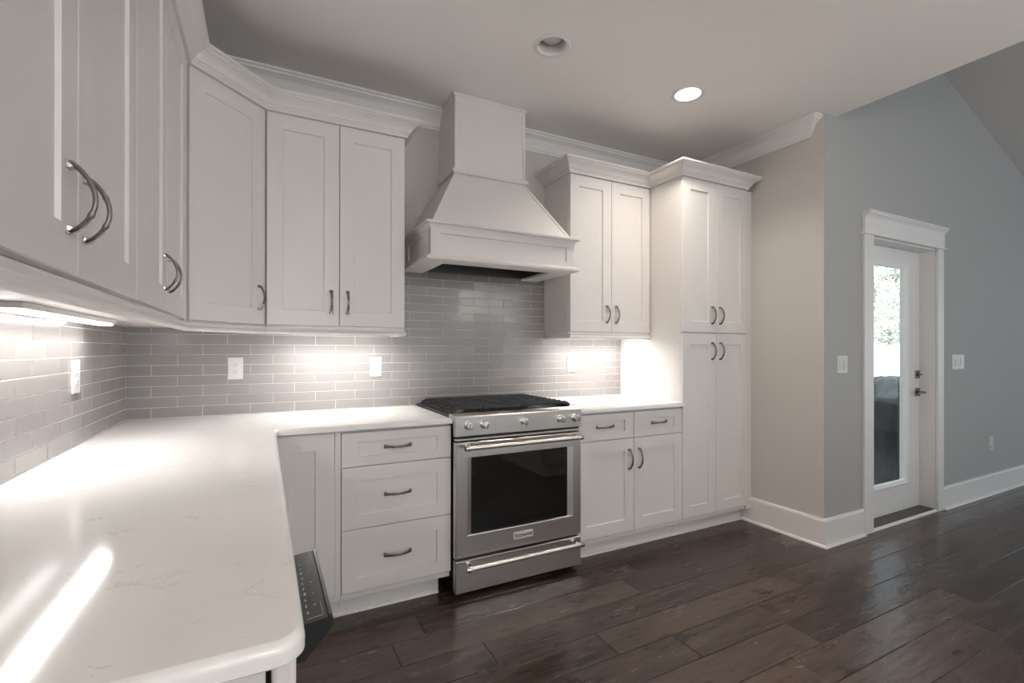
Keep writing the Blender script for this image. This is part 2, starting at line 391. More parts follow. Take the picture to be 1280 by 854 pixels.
# --- tall pantry
c = thing('pantry_cabinet', 'tall white four-door pantry cabinet standing against the right side wall', 'cabinet', (3.39, -.31, 0))
link('body', B((XP0 + .0005, -BD + .021, .1), (XP1, -.002, UT - .002), .001), CAB, c)
link('filler_strip', B((XP1 + .0005, -BD + .012, .1), (XS - .001, -BD + .03, UT - .002)), CAB, c)
link('toe_kick', B((XP0 + .001, -.546, .001), (XS - .0175, -.5, .0995)), CAB, c)
xm = 3.386
for z0, z1, hz in ((.133, 1.368, 1.248), (1.374, UT - .003, 1.494)):
    for a, b, hx in ((XP0, xm, xm - .040), (xm, XP1, xm + .040)):
        d = shaker('door', c, (a + G, -BD), (b - G, -BD), z0, z1)
        pull(d, (hx, -BD, hz), (0, 0, 1), (0, -1, 0), L=.12)
# --- base cabinet right of the range
c = thing('base_cabinet', 'white base cabinet with two small drawers over two doors right of the range', 'cabinet', (2.65, -.31, 0))
x0, x1, xm = 2.2195, 3.0645, 2.650
link('body', B((x0, -BD + .0205, .1), (x1, -.002, .8805), .001), CAB, c)
link('toe_kick', B((x0, -.546, .001), (x1, -.5, .0995)), CAB, c)
for a, b in ((x0, xm), (xm, x1)):
    d = shaker('drawer', c, (a + G, -BD), (b - G, -BD), .7115, .870, st=.074, rl=.046); pull(d, ((a + b) / 2 if a > 2.5 else 2.424, -BD, .794), (1, 0, 0), (0, -1, 0), L=.128, rise=.026)
    d = shaker('door', c, (a + G, -BD), (b - G, -BD), .1335, .7085); pull(d, (xm - .040 if a < 2.5 else xm + .040, -BD, .579), (0, 0, 1), (0, -1, 0), L=.126)
# --- drawer base left of the range
c = thing('drawer_base_cabinet', 'white base cabinet with three stacked drawers left of the range', 'cabinet', (1.18, -.31, 0))
x0, x1 = .9175, 1.4475
link('body', B((x0, -BD + .0205, .1), (x1 - .002, -.002, .8805), .001), CAB, c)
link('toe_kick', B((x0, -.546, .001), (x1 - .04, -.5, .0995)), CAB, c)
for z0, z1, rl in ((.7125, .870, .046), (.4235, .7095, .067), (.1335, .4205, .067)):
    d = shaker('drawer', c, (x0 + G, -BD), (x1 - G, -BD), z0, z1, st=.074, rl=rl); pull(d, (1.176, -BD, (z0 + z1) / 2 + .004), (1, 0, 0), (0, -1, 0), L=.128, rise=.026)
# --- blind corner base
c = thing('corner_base_cabinet', 'white corner base cabinet with one plain narrow door beside the drawers', 'cabinet', (.75, -.31, 0))
link('body', B((.003, -BD + .0205, .1), (.9165, -.002, .8805), .001), CAB, c)
shaker('door', c, (.622, -BD + .001), (.889, -BD + .001), .1335, .8785, st=.083)
link('filler_strip', B((.8905, -BD + .006, .1335), (.9155, -BD + .02, .8785)), CAB, c)
link('toe_kick', B((.56, -.546, .001), (.9165, -.5, .0995)), CAB, c)
# --- base cabinets along the left wall (seen end-on under the counter's near end)
c = thing('end_base_cabinet', 'white base cabinet under the near end of the left counter', 'cabinet', (.3, -1.4, 0))
link('body', B((.003, -2.235, .1), (.600, -.655, .8805), .001), CAB, c)
bm = bmesh.new(); box(bm, (.003, -2.262, .1), (.545, -2.236, .8805), .001); link('end_panel', bm, CAB, c)
link('stile', B((.560, -2.272, .1), (.606, -2.236, .8805), .003, 2), CAB, c)
link('corner_post', B((.6125, -2.277, .1), (.640, -2.236, .8800), .006, 3), CAB, c)
link('toe_kick', B((.08, -2.235, .001), (.53, -.655, .0995)), CAB, c)
for a, b in ((-1.6, -1.13), (-1.13, -.665)): shaker('door', c, (.622, a + G), (.622, b - G), .1335, .870)
# --- microwave drawer with its tilted control panel
c = thing('microwave_drawer', 'black built-in microwave drawer with tilted control panel under the left counter edge', 'microwave', (.63, -1.92, .5))
link('body', B((.6005, -2.225, .42), (.638, -1.615, .735), .004), GLASSB, c)
y0, y1 = -2.072, -1.772
bm = bmesh.new()
prof = [(.645, .800), (.700, .806), (.7085, .802), (.7085, .790), (.664, .742), (.645, .742)]
rings(bm, [[(x, y, z) for x, z in prof] for y in (y0, y1)]); cp = link('control_panel', bm, PANELB, c)
bm = bmesh.new(); sl = (.806 - .800) / .055
def mark(xa, xb, ya, yb):
    rings(bm, [[(x, y, .800 + (x - .645) * sl + h) for x, y in ((xa, ya), (xb, ya), (xb, yb), (xa, yb))] for h in (.0001, .0006)])
for k in range(10):
    yy = y0 + .03 + k * .023
    mark(.669, .6715 + .0015 * (k % 3 == 0), yy, yy + .008 + .003 * (k % 2))
    if k % 2: mark(.683, .686, yy, yy + .005)
mark(.668, .694, y0 + .012, y0 + .0133); mark(.6927, .694, y0 + .012, y0 + .06)
link('legend', bm, LEGEND, cp)
link('trim_edge', B((.7005, y0 + .002, .8055), (.7075, y1 - .002, .8085), .001), BLACK, cp)
# ------------------------------------------------------------------ countertops
def arc(cx, cy, r, a0, a1, n): return [(cx + r * math.cos(a0 + (a1 - a0) * i / n), cy + r * math.sin(a0 + (a1 - a0) * i / n)) for i in range(n + 1)]
EDGE = [(-.004, CT - .0295), (0, CT - .026), (0, CT - .013), (-.0012, CT - .008), (-.0045, CT - .003), (-.0105, CT)]
YE = -2.308; q = math.pi / 2
out = [(.001, -.0012), (.001, YE)] + arc(CD - .035, YE + .035, .035, -q, 0, 8) + [(CD, -CD - .02)] + arc(CD + .02, -CD - .02, .02, 2 * q, q, 6)[1:] + [(1.4475, -CD), (1.4475, -.0012)]
# outward must be right of travel: outline runs clockwise seen from above -> check sign
def area(p): return sum(a[0] * b[1] - b[0] * a[1] for a, b in zip(p, p[1:] + p[:1])) / 2
def orient(p): return p if area(p) > 0 else p[::-1]
tag(link('countertop', slab(orient(out), EDGE), QUARTZ, smooth=True), 'L-shaped white quartz countertop running from the corner towards the camera', 'countertop')
out = [(2.2165, -.0012), (2.2165, -CD), (3.0655, -CD), (3.0655, -.0012)]
tag(link('countertop', slab(orient(out), EDGE), QUARTZ, smooth=True), 'short white quartz countertop between the range and the tall pantry', 'countertop')
# ------------------------------------------------------------------ mouldings
CROWN = [(-.018, 2.412), (.010, 2.412), (.012, 2.414), (.012, 2.424), (.017, 2.428), (.019, 2.434), (.025, 2.437), (.029, 2.446), (.038, 2.458), (.053, 2.468), (.062, 2.472), (.066, 2.474), (.066, 2.480), (.073, 2.483), (.076, 2.488), (.076, 2.497), (-.018, 2.497)]
tag(link('cabinet_crown_moulding', sweep(CROWN, [(UD, -2.305), (UD, -.61), (.61, -UD), (1.288, -UD), (1.288, -.002)]), CAB), 'white crown moulding along the tops of the left and corner wall cabinets', 'moulding')
tag(link('cabinet_crown_moulding', sweep(CROWN, [(2.375, -.002), (2.375, -UD), (XP0 - .0, -UD), (XP0 - .0, -BD), (XP1 - .008, -BD), (XP1 - .008, -.56)]), CAB), 'white stepped crown moulding on the right wall cabinet and the pantry', 'moulding')
RAIL = [(-.016, 1.3645), (.001, 1.3645), (.002, 1.360), (.000, 1.352), (.003, 1.348), (.008, 1.345), (.0095, 1.338), (.006, 1.332), (.0, 1.330), (-.016, 1.330)]
tag(link('light_rail', sweep(RAIL, [(UD, -2.305), (UD, -.61), (.61, -UD), (1.286, -UD), (1.286, -.011)]), CAB), 'white light rail moulding under the left and corner wall cabinets', 'moulding')
tag(link('light_rail', sweep(RAIL, [(2.377, -.011), (2.377, -UD), (3.064, -UD)]), CAB), 'white light rail moulding under the wall cabinet beside the pantry', 'moulding')
z = CEIL
WCR = [(.0, z - .118), (.006, z - .118), (.008, z - .106), (.014, z - .100), (.022, z - .080), (.042, z - .045), (.062, z - .030), (.070, z - .026), (.072, z - .016), (.082, z - .012), (.082, z - .0005), (.0, z - .0005)]
struct(link('trim_2', sweep(WCR, [(.001, -7), (.001, -.001), (XS - .001, -.001), (XS - .001, -1.042), (XS - .0001, -1.042)]), TRIM), 'white crown moulding where the kitchen walls meet the ceiling', 'moulding')
BBP = [(0, 0.001), (.016, .001), (.016, .165), (.013, .170), (.012, .176), (.006, .180), (0, .180)]
SHOE = [(.0162, .001), (.032, .001), (.031, .008), (.027, .0145), (.0162, .018)]
cx0, cx1 = 4.215, 5.345
def base(name, pa): struct(link(name, sweep(BBP, pa), TRIM)); struct(link('trim_shoe', sweep(SHOE, pa), TRIM), 'thin white quarter round strip along the foot of a baseboard', 'moulding')
base('baseboard_right', [(XS - .0005, -.549), (XS - .0005, YS - .0005), (cx0 - .002, YS - .0005)])
base('baseboard_front', [(cx1 + .002, YS - .0005), (9.2, YS - .0005)])
# quarter round at the toe kicks
TS = [(0, .001), (.014, .001), (.013, .007), (.009, .0125), (0, .016)]
for pa in ([(.56, -.5465), (1.405, -.5465)], [(2.222, -.5465), (XS - .035, -.5465)]): struct(link('trim_toe', sweep(TS, pa), CAB), 'thin white quarter round strip at the foot of the base cabinets', 'moulding')

# ------------------------------------------------------------------ range hood
c = thing('range_hood', 'white panelled wooden chimney range hood above the stove', 'range hood', (1.832, -.25, 1.73))
hx0, hx1, hy = 1.378, 2.290, -.498; kx0, kx1, ky = 1.594, 2.066, -.280; ZB, ZT, ZC = 1.748, 1.918, 2.305
# chimney
bm = bmesh.new(); box(bm, (kx0 + .018, ky, ZC), (kx1 - .018, -.002, CEIL - .001)); ch = link('chimney', bm, HOODP, c)
for xa, xb in ((kx0, kx0 + .0175), (kx1 - .0175, kx1)): link('side_board', B((xa, ky - .003, ZC), (xb, -.002, CEIL - .001), .002), HOODP, ch)
cpath = [(kx0, -.002), (kx0, ky), (kx1, ky), (kx1, -.002)]
CT1 = [(-.004, ZC - .012), (.010, ZC - .012), (.016, ZC - .006), (.017, ZC + .004), (.011, ZC + .010), (.008, ZC + .018), (-.004, ZC + .018)]
link('lower_trim', sweep(CT1, cpath), HOODP, ch)
CT2 = [(-.004, CEIL - .016), (.006, CEIL - .016), (.009, CEIL - .008), (.009, CEIL - .001), (-.004, CEIL - .001)]
link('ceiling_trim', sweep(CT2, cpath), HOODP, ch)
# flared canopy
bm = rings(bmesh.new(), [[(hx0 + .010, -.002, ZT), (hx0 + .010, hy + .004, ZT), (hx1 - .010, hy + .004, ZT), (hx1 - .010, -.002, ZT)], [(kx0 + .006, -.002, ZC - .01), (kx0 + .006, ky + .004, ZC - .01), (kx1 - .006, ky + .004, ZC - .01), (kx1 - .006, -.002, ZC - .01)]])
fl_ = link('canopy', bm, HOODP, c)
for sx, xb, xt in ((1, hx0, kx0), (-1, hx1, kx1)):
    bm = bmesh.new(); w = .02
    rings(bm, [[(xb + sx * .002, -.002, ZT), (xb + sx * .002, hy, ZT), (xb + sx * (w + .002), hy, ZT), (xb + sx * (w + .002), -.002, ZT)], [(xt, -.002, ZC - .01), (xt, ky, ZC - .01), (xt + sx * w, ky, ZC - .01), (xt + sx * w, -.002, ZC - .01)]])
    link('side_board', bm, HOODP, fl_)
# apron box: front and sides with recessed panels
ap = link('apron', B((hx0 + .012, hy + .012, ZB + .012), (hx1 - .012, hy + .016, ZT - .002)), HOODP, c)
shaker('front_panel', ap, (hx0, hy), (hx1, hy), ZB, ZT, st=.056, rl=.045, t=.018, mat=HOODP)
shaker('side_panel', ap, (hx0, -.011), (hx0, hy + .0005), ZB, ZT, st=.056, rl=.045, t=.018, mat=HOODP)
shaker('side_panel', ap, (hx1, hy + .0005), (hx1, -.011), ZB, ZT, st=.056, rl=.045, t=.018, mat=HOODP)
hpath = [(hx0, -.011), (hx0, hy), (hx1, hy), (hx1, -.011)]
link('upper_trim', sweep([(-.006, ZT - .016), (.004, ZT - .016), (.007, ZT - .006), (.014, ZT + .002), (.028, ZT + .003), (.029, ZT + .013), (.018, ZT + .020), (-.006, ZT + .020)], hpath), HOODP, ap)
link('lower_trim', sweep([(-.105, ZB - .016), (.020, ZB - .016), (.026, ZB - .012), (.027, ZB - .004), (.014, ZB + .004), (.007, ZB + .012), (-.003, ZB + .013), (-.003, ZB - .002), (-.105, ZB - .002)], hpath), HOODP, ap)
# stainless liner recessed inside
x0, x1, y0, y1 = hx0 + .10, hx1 - .10, hy + .10, -.016
bm = rings(bmesh.new(), [[(x0, y0, ZB - .004), (x1, y0, ZB - .004), (x1, y1, ZB - .004), (x0, y1, ZB - .004)], [(x0, y0, ZB + .10), (x1, y0, ZB + .10), (x1, y1, ZB + .10), (x0, y1, ZB + .10)]], cap0=False)
li = link('liner', bm, LINER, c)
bm = bmesh.new()
for k in range(2):
    xa = x0 + .02 + k * (x1 - x0 - .02) / 2; xb = xa + (x1 - x0 - .06) / 2
    for j in range(12): y = y0 + .03 + j * (y1 - y0 - .06) / 11; box(bm, (xa, y - .006, ZB + .088), (xb, y + .006, ZB + .097))
link('baffle_filter', bm, LINER, li)

# ------------------------------------------------------------------ range
RX0, RX1 = XR0 + .002, XR1 - .002; RF = -.684
c = thing('gas_range', 'stainless steel slide-in gas range standing between the base cabinets', 'stove', ((RX0 + RX1) / 2, -.33, 0))
link('body', B((RX0 + .002, RF + .035, .02), (RX1 - .002, -.012, .912), .002), BLACK, c)
link('base_plinth', B((RX0 + .02, RF + .06, 0.0005), (RX1 - .02, -.05, .0195)), DARKGAP, c)
# control panel with rolled top
bm = bmesh.new(); pf = [(RF + .034, .819), (RF + .004, .819), (RF, .823), (RF - .001, .915), (RF + .004, .9205), (RF + .078, .9265), (RF + .10, .924), (RF + .10, .900), (RF + .034, .890)]
rings(bm, [[(x, y, z) for y, z in pf] for x in (RX0 - .001, RX1 + .001)]); pn = link('control_panel', bm, STEEL, c)
link('lower_lip', B((RX0 + .002, RF + .008, .796), (RX1 - .002, RF + .034, .806), .002), STEEL, c)
link('vent_gap', B((RX0 + .004, RF + .02, .7905), (RX1 - .004, RF + .034, .8185)), DARKGAP, c)
for i, kx in enumerate((1.518, 1.606, 1.838, 2.069, 2.166)):
    kz = .872; bm = bmesh.new(); lathe(bm, [(.0225, 0), (.0225, .004), (.0185, .006), (.0175, .030), (.0165, .034), (.0135, .0345), (.0125, .0325), (.0, .0325)], (kx, RF, kz), (0, -1, 0), 28)
    k_ = link('knob', bm, CHROME, pn, smooth=True)
    bm = bmesh.new(); ang = .5 if i == 1 else .1
    u = Vector((math.sin(ang), 0, math.cos(ang))); w = Vector((math.cos(ang), 0, -math.sin(ang))); cc = Vector((kx, RF - .0326, kz))
    rings(bm, [[cc + Vector((0, -h, 0)) + u * (.0125 * a) + w * (.003 * b) for a, b in ((-1, -1), (1, -1), (1, 1), (-1, 1))] for h in (0, .005)]); link('grip_bar', bm, CHROME, k_)
# oven door
dz0, dz1 = .208, .788; gx0, gx1, gz0, gz1 = 1.539, 2.122, .322, .708
def lp(x0, x1, z0, z1, y): return [(x0, y, z0), (x1, y, z0), (x1, y, z1), (x0, y, z1)]
bm = rings(bmesh.new(), [lp(RX0, RX1, dz0, dz1, RF + .034), lp(RX0, RX1, dz0, dz1, RF + .004), lp(RX0 + .004, RX1 - .004, dz0 + .004, dz1 - .004, RF), lp(gx0 - .026, gx1 + .036, gz0 - .006, gz1 + .004, RF), lp(gx0 - .022, gx1 + .030, gz0 - .003, gz1 + .002, RF + .001), lp(gx0, gx1, gz0, gz1, RF + .010)])
od = link('oven_door', bm, STEEL, c)
link('oven_window', B((gx0, RF + .0085, gz0), (gx1, RF + .0095, gz1)), GLASSB, od)
def bar(parent, z, x0, x1, name, red=None):
    yb = RF - .055; bm = tube(bmesh.new(), [(x0, yb, z), (x1, yb, z)], .0115, 18); h = link(name, bm, CHROME if False else STEEL, parent, smooth=True)
    for x, s in ((x0, -1), (x1, 1)):
        bm = bmesh.new(); tube(bm, [(x - s * .012, yb + .006, z), (x - s * .012, RF + .001, z)], [.0105, .013], 14)
        lathe(bm, [(.0135, 0), (.0140, .004), (.0140, .020), (.0128, .024), (.0, .024)], (x + (-.004 if s > 0 else .004), yb, z), (s, 0, 0), 20)
        link('mount', bm, CHROME, h, smooth=True)
        if red: link('medallion', lathe(bmesh.new(), [(.0105, 0), (.0105, .002), (0, .002)], (x + s * .0205, yb, z), (s, 0, 0), 20), REDM, h)
    return h
bar(od, .768, 1.502, 2.162, 'handle', True)
# badge with the maker's name
bgd = link('badge', B((1.777, RF - .003, .250), (1.894, RF, .288), .0015), BADGE, od)
cu = bpy.data.curves.new('lettering', 'FONT'); cu.body = 'KitchenAid'; cu.size = .0235; cu.align_x = 'CENTER'; cu.align_y = 'CENTER'; cu.extrude = .0004; cu.offset = .0004
to = bpy.data.objects.new('lettering', cu); COL.objects.link(to); bpy.context.view_layer.update()
me = bpy.data.meshes.new_from_object(to.evaluated_get(bpy.context.evaluated_depsgraph_get())); bpy.data.objects.remove(to)
bm = bmesh.new(); bm.from_mesh(me); sx = .098 / (max(v.co.x for v in bm.verts) - min(v.co.x for v in bm.verts))
for v in bm.verts: v.co = Vector((1.8355 + v.co.x * sx, RF - .0032 - v.co.z, .269 + v.co.y))
link('lettering', bm, BLACK, bgd)
# warming drawer
bm = rings(bmesh.new(), [lp(RX0, RX1, .032, .194, RF + .034), lp(RX0, RX1, .032, .194, RF + .004), lp(RX0 + .004, RX1 - .004, .036, .190, RF)])
dr = link('drawer', bm, STEEL, c); bar(dr, .171, 1.510, 2.170, 'handle')
# cooktop
bm = rings(bmesh.new(), [[(RX0 - .004, RF + .10, .9125), (RX1 + .004, RF + .10, .9125), (RX1 + .004, -.014, .9125), (RX0 - .004, -.014, .9125)], [(RX0 - .004, RF + .10, .9215), (RX1 + .004, RF + .10, .9215), (RX1 + .004, -.014, .9215), (RX0 - .004, -.014, .9215)], [(RX0 + .012, RF + .108, .9215), (RX1 - .012, RF + .108, .9215), (RX1 - .012, -.03, .9215), (RX0 + .012, -.03, .9215)], [(RX0 + .016, RF + .112, .915), (RX1 - .016, RF + .112, .915), (RX1 - .016, -.034, .915), (RX0 + .016, -.034, .915)]])
ck = link('cooktop', bm, BLACK, c)
for bx, by, r in ((1.555, -.19, .045), (1.555, -.43, .038), (1.768, -.31, .052), (2.05, -.19, .04), (2.05, -.43, .048)):
    bu = link('burner', lathe(bmesh.new(), [(r, .9155), (r, .925), (r * .8, .929), (0, .929)], (bx, by, 0)), STEEL, ck, smooth=True)
    link('burner_cap', lathe(bmesh.new(), [(r * .76, .9292), (r * .78, .935), (r * .6, .938), (0, .938)], (bx, by, 0)), IRON, bu, smooth=True)
for gi, (ga, gb) in enumerate(((1.462, 1.648), (1.652, 1.883), (1.887, 2.204))):
    bm = bmesh.new(); yb, yf = -.075, -.572; zt = .9565; h = .013
    def ib(x0, x1, y0, y1, z0=zt - h, z1=zt): box(bm, (x0, y0, z0), (x1, y1, z1), .002)
    lslope = gi == 0; rslope = gi == 2
    xa = ga + (.030 if lslope else .002); xb = gb - (.030 if rslope else .002)
    # front and back rails with sloped shoulders
    for yy in (yb, yf):
        rings(bm, [[(x, y_, z_) for y_, z_ in ((yy - .007, z1 - .016), (yy + .007, z1 - .016), (yy + .005, z1), (yy - .005, z1))] for x, z1 in ((ga, zt - (.016 if lslope else 0)), (xa, zt), (xb, zt), (gb, zt - (.016 if rslope else 0)))])
    N = 9
    for k in range(1, N):
        yy = yb + (yf - yb) * k / N
        rings(bm, [[(x, y_, z_) for y_, z_ in ((yy - .006, z1 - .013), (yy + .006, z1 - .013), (yy + .004, z1), (yy - .004, z1))] for x, z1 in ((ga, zt - (.018 if lslope else 0)), (xa, zt), (xb, zt), (gb, zt - (.018 if rslope else 0)))])
    mid = (ga + gb) / 2
    for xx in ((ga, ga + .010), (gb - .010, gb), (mid - .005, mid + .005)):
        sl = (lslope and xx[0] == ga) or (rslope and xx[1] == gb)
        ib(xx[0], xx[1], yf, yb, (.922 if sl else zt - h), (.934 if sl else zt - .0005))
    for xx in (ga + .006, gb - .006):
        for yy in (yb - .02, yf + .02): box(bm, (xx - .006, yy - .006, .9155), (xx + .006, yy + .006, zt - .010))
    link('grate', bm, IRON, ck)

# ------------------------------------------------------------------ outlets and switches
def plate(kind, label, o, d, n, w=.072, h=.118, gang=1, group=None):
    """o = plate centre on the wall surface, d = horizontal direction, n = outward normal"""
    o = Vector(o); d = Vector(d); n = Vector(n); Z = Vector((0, 0, 1))
    c = thing(kind, label, 'outlet' if kind == 'wall_outlet' else 'light switch', o, group)
    def rect(w_, h_, dep, oz=0, ox=0): return [o + d * (ox + a * w_ / 2) + Z * (oz + b * h_ / 2) + n * dep for a, b in ((-1, -1), (1, -1), (1, 1), (-1, 1))]
    link('cover_plate', rings(bmesh.new(), [rect(w, h, .0003), rect(w, h, .0035), rect(w - .006, h - .006, .0065)]), PLASTIC, c)
    if kind == 'wall_outlet':
        for s in (-1, 1):
            cz = s * .0195
            a_ = o + Z * cz
            lo = []
            for dep in (.0066, .0095):
                lo.append([a_ + n * dep + d * (.0165 * math.cos(t)) + Z * (.0145 * max(-.8, min(.8, 1.15 * math.sin(t)))) for t in [2 * math.pi * k / 20 for k in range(20)]])
            f = link('socket', rings(bmesh.new(), lo), PLASTIC, c)
            bm = bmesh.new()
            for ox in (-.0062, .0062): rings(bm, [rect(.0022, .008, dep, cz + .003, ox) for dep in (.0092, .0100)])
            rings(bm, [[a_ - Z * .0075 + n * dep + d * (.0026 * math.cos(t)) + Z * (.0026 * math.sin(t)) for t in [2 * math.pi * k / 10 for k in range(10)]] for dep in (.0092, .0100)])
            link('slots', bm, SLOT, f)
    else:
        for g in range(gang):
            ox = (g - (gang - 1) / 2) * .046
            link('rocker', rings(bmesh.new(), [rect(.033, .066, .0066, 0, ox), rect(.033, .066, .0085, 0, ox), [p + n * (.002 if i < 2 else -.0005) for i, p in enumerate(rect(.030, .062, .0095, 0, ox))]]), PLASTIC, c)
    return c
plate('wall_outlet', 'white duplex outlet on the left wall tiles under the wall cabinets', (.0098, -.719, 1.158), (0, 1, 0), (1, 0, 0))
plate('wall_outlet', 'white duplex outlet on the back tiles nearest the corner', (.4695, -.0098, 1.155), (1, 0, 0), (0, -1, 0))
plate('wall_outlet', 'white duplex outlet on the back tiles between corner and range', (1.197, -.0098, 1.153), (1, 0, 0), (0, -1, 0))
plate('wall_outlet', 'white duplex outlet on the bright tiles between the range and the pantry', (2.603, -.0098, 1.152), (1, 0, 0), (0, -1, 0))
plate('wall_outlet', 'white outlet low on the grey wall right of the door', (6.255, YS, .440), (1, 0, 0), (0, -1, 0))
plate('wall_switch', 'white double light switch left of the door on the grey wall', (3.975, YS, 1.160), (1, 0, 0), (0, -1, 0), w=.116, gang=2)
plate('wall_switch', 'white triple light switch right of the door on the grey wall', (5.626, YS, 1.160), (1, 0, 0), (0, -1, 0), w=.205, h=.122, gang=3)

# ------------------------------------------------------------------ recessed ceiling lights
def can(x, y, lit, label, group=None):
    c = thing('recessed_light', label, 'ceiling light', (x, y, CEIL), group)
    link('trim_ring', lathe(bmesh.new(), [(.074, CEIL + .004), (.074, CEIL - .001), (.094, CEIL - .0015), (.094, CEIL - .004), (.088, CEIL - .007), (.072, CEIL - .004), (.068, CEIL + .004)], (x, y, 0), seg=48, cap0=False, cap1=False), CANW, c, smooth=True)
    link('baffle', lathe(bmesh.new(), [(.0735, CEIL + .0045), (.070, CEIL + .03), (.064, CEIL + .10), (.002, CEIL + .105)], (x, y, 0), seg=40, cap0=False), CANW, c, smooth=True)
    zb = CEIL + (.0035 if lit else .028)
    link('bulb', lathe(bmesh.new(), [(.0, zb + .0), (.040 if not lit else .052, zb + .002), (.052 if not lit else .066, zb + .012), (.046, zb + .04), (.03, zb + .06), (.0, zb + .06)], (x, y, 0), seg=32, cap0=False, cap1=False), LIT if lit else BULB, c, smooth=True)
    if lit:
        L = bpy.data.lights.new('lamp', 'AREA'); L.shape = 'DISK'; L.size = .11; L.energy = CAN_W; L.color = (1., .90, .79); L.spread = math.radians(124)
        o = bpy.data.objects.new('lamp', L); COL.objects.link(o); o.location = (0, 0, -.009); o.parent = c
    return c
can(*cans[0], False, 'unlit recessed ceiling light above the range hood, left of the lit one')
can(*cans[1], True, 'glowing recessed ceiling light in front of the pantry')
for p in cans[2:]: can(*p, True, 'recessed ceiling light behind the camera', 'recessed lights behind the camera')

# ------------------------------------------------------------------ pendants over the island, behind the camera
PGL = emit('pendant_globe', (1., .94, .87), 5)
for px_, py_ in ((3.25, -3.6), (3.95, -4.0)):
    c = thing('pendant_light', 'globe pendant light over the island behind the camera', 'pendant light', (px_, py_, CEIL), 'pendants over the island')
    link('canopy', lathe(bmesh.new(), [(.06, CEIL - .001), (.06, CEIL - .02), (.01, CEIL - .03)], (px_, py_, 0)), NICK, c, smooth=True)
    link('rod', lathe(bmesh.new(), [(.005, CEIL - .03), (.005, 2.0)], (px_, py_, 0), seg=10), NICK, c)
    link('globe', lathe(bmesh.new(), [(.1 * math.sin(math.pi * k / 12) + .001, 1.9 - .1 * math.cos(math.pi * k / 12)) for k in range(13)], (px_, py_, 0)), PGL, c, smooth=True)
    L = bpy.data.lights.new('lamp', 'POINT'); L.energy = PEND_W; L.color = (1., .90, .80); L.shadow_soft_size = .105
    o = bpy.data.objects.new('lamp', L); COL.objects.link(o); o.location = (0, 0, 1.9 - CEIL); o.parent = c
CHX, CHY = .80, -4.5
# added fill light, unseen behind the camera, to brighten cabinets, walls and ceiling
c = thing('fill_light', 'five-globe fill light added out of view behind the camera', 'fill_light', (CHX, CHY, CEIL))
link('canopy', lathe(bmesh.new(), [(.07, CEIL - .001), (.07, CEIL - .02), (.01, CEIL - .03)], (CHX, CHY, 0)), NICK, c, smooth=True)
link('rod', lathe(bmesh.new(), [(.006, CEIL - .03), (.006, 1.9)], (CHX, CHY, 0), seg=10), NICK, c)
for k in range(5):
    a = 2 * math.pi * k / 5 + .3; gx_, gy_ = CHX + .3 * math.cos(a), CHY + .3 * math.sin(a)
    ar = link('arm', tube(bmesh.new(), [(CHX, CHY, 1.92), (CHX + .15 * math.cos(a), CHY + .15 * math.sin(a), 1.86), (gx_, gy_, 1.86)], .006, 8), NICK, c, smooth=True)
    link('globe', lathe(bmesh.new(), [(.06 * math.sin(math.pi * j / 10) + .001, 1.92 - .06 * math.cos(math.pi * j / 10)) for j in range(11)], (gx_, gy_, 0), seg=20), PGL, ar, smooth=True)
    L = bpy.data.lights.new('lamp', 'POINT'); L.energy = FILL_W / 5; L.color = (1., .93, .87); L.shadow_soft_size = .062
    o = bpy.data.objects.new('lamp', L); COL.objects.link(o); o.parent = ar; o.location = (gx_ - CHX, gy_ - CHY, 1.92 - CEIL)
# ------------------------------------------------------------------ under-cabinet lights
def under(label, a, b, power=1.):
    x0, y0 = a; x1, y1 = b
    c = thing('under_cabinet_light', label, 'light', ((x0 + x1) / 2, (y0 + y1) / 2, 1.366))
    link('housing', B((x0, y0, 1.350), (x1, y1, 1.3658), .002), PLASTIC, c)
    e = .010; link('lens', B((x0 + e, y0 + e, 1.343), (x1 - e, y1 - e, 1.3499), .002), UNDL, c)
    L = bpy.data.lights.new('lamp', 'AREA'); L.shape = 'RECTANGLE'; L.size = x1 - x0 - 2 * e; L.size_y = y1 - y0 - 2 * e; L.energy = UNDER_W * power * max(x1 - x0, y1 - y0) / .8; L.color = (1., .965, .93)
    o = bpy.data.objects.new('lamp', L); COL.objects.link(o); o.location = (0, 0, -.0245); o.parent = c; L.spread = math.radians(150)
    o.rotation_euler = (0, -.22, 0) if y1 - y0 > x1 - x0 else (-.10, 0, 0)
under('long glowing light bar under the left wall cabinets', (.050, -1.43), (.110, -.635), .68)
under('light bar under the back wall cabinet left of the hood', (.70, -.215), (1.24, -.135))
under('light bar under the wall cabinet beside the pantry', (2.43, -.215), (3.03, -.135))

# ------------------------------------------------------------------ back door
dr_ = thing('door_1', 'white glazed exterior door with square lever handle in the grey wall', 'door', ((4.335 + 5.25) / 2, YS, 0)); dr_['kind'] = 'structure'
lx0, lx1, ly = 4.337, 5.248, -1.030
cas = bmesh.new()
box(cas, (cx0, YS - .018, .001), (4.335 - .006, YS - .0005, 2.048), .002); box(cas, (5.250 + .006, YS - .018, .001), (cx1, YS - .0005, 2.048), .002)
csg = link('casing', cas, TRIM, dr_)
hd = bmesh.new(); box(hd, (cx0 - .004, YS - .022, 2.055), (cx1 + .004, YS - .0005, 2.165), .002); link('header_board', hd, TRIM, csg)
link('header_fillet', B((cx0 - .02, YS - .032, 2.044), (cx1 + .02, YS - .0005, 2.0555), .003, 2), TRIM, csg)
HC = [(0, 2.163), (.024, 2.163), (.028, 2.170), (.038, 2.180), (.044, 2.183), (.044, 2.192), (.050, 2.196), (.050, 2.206), (0, 2.206)]
link('header_cap', sweep(HC, [(cx0, YS - .0005), (cx1, YS - .0005)]), TRIM, csg)
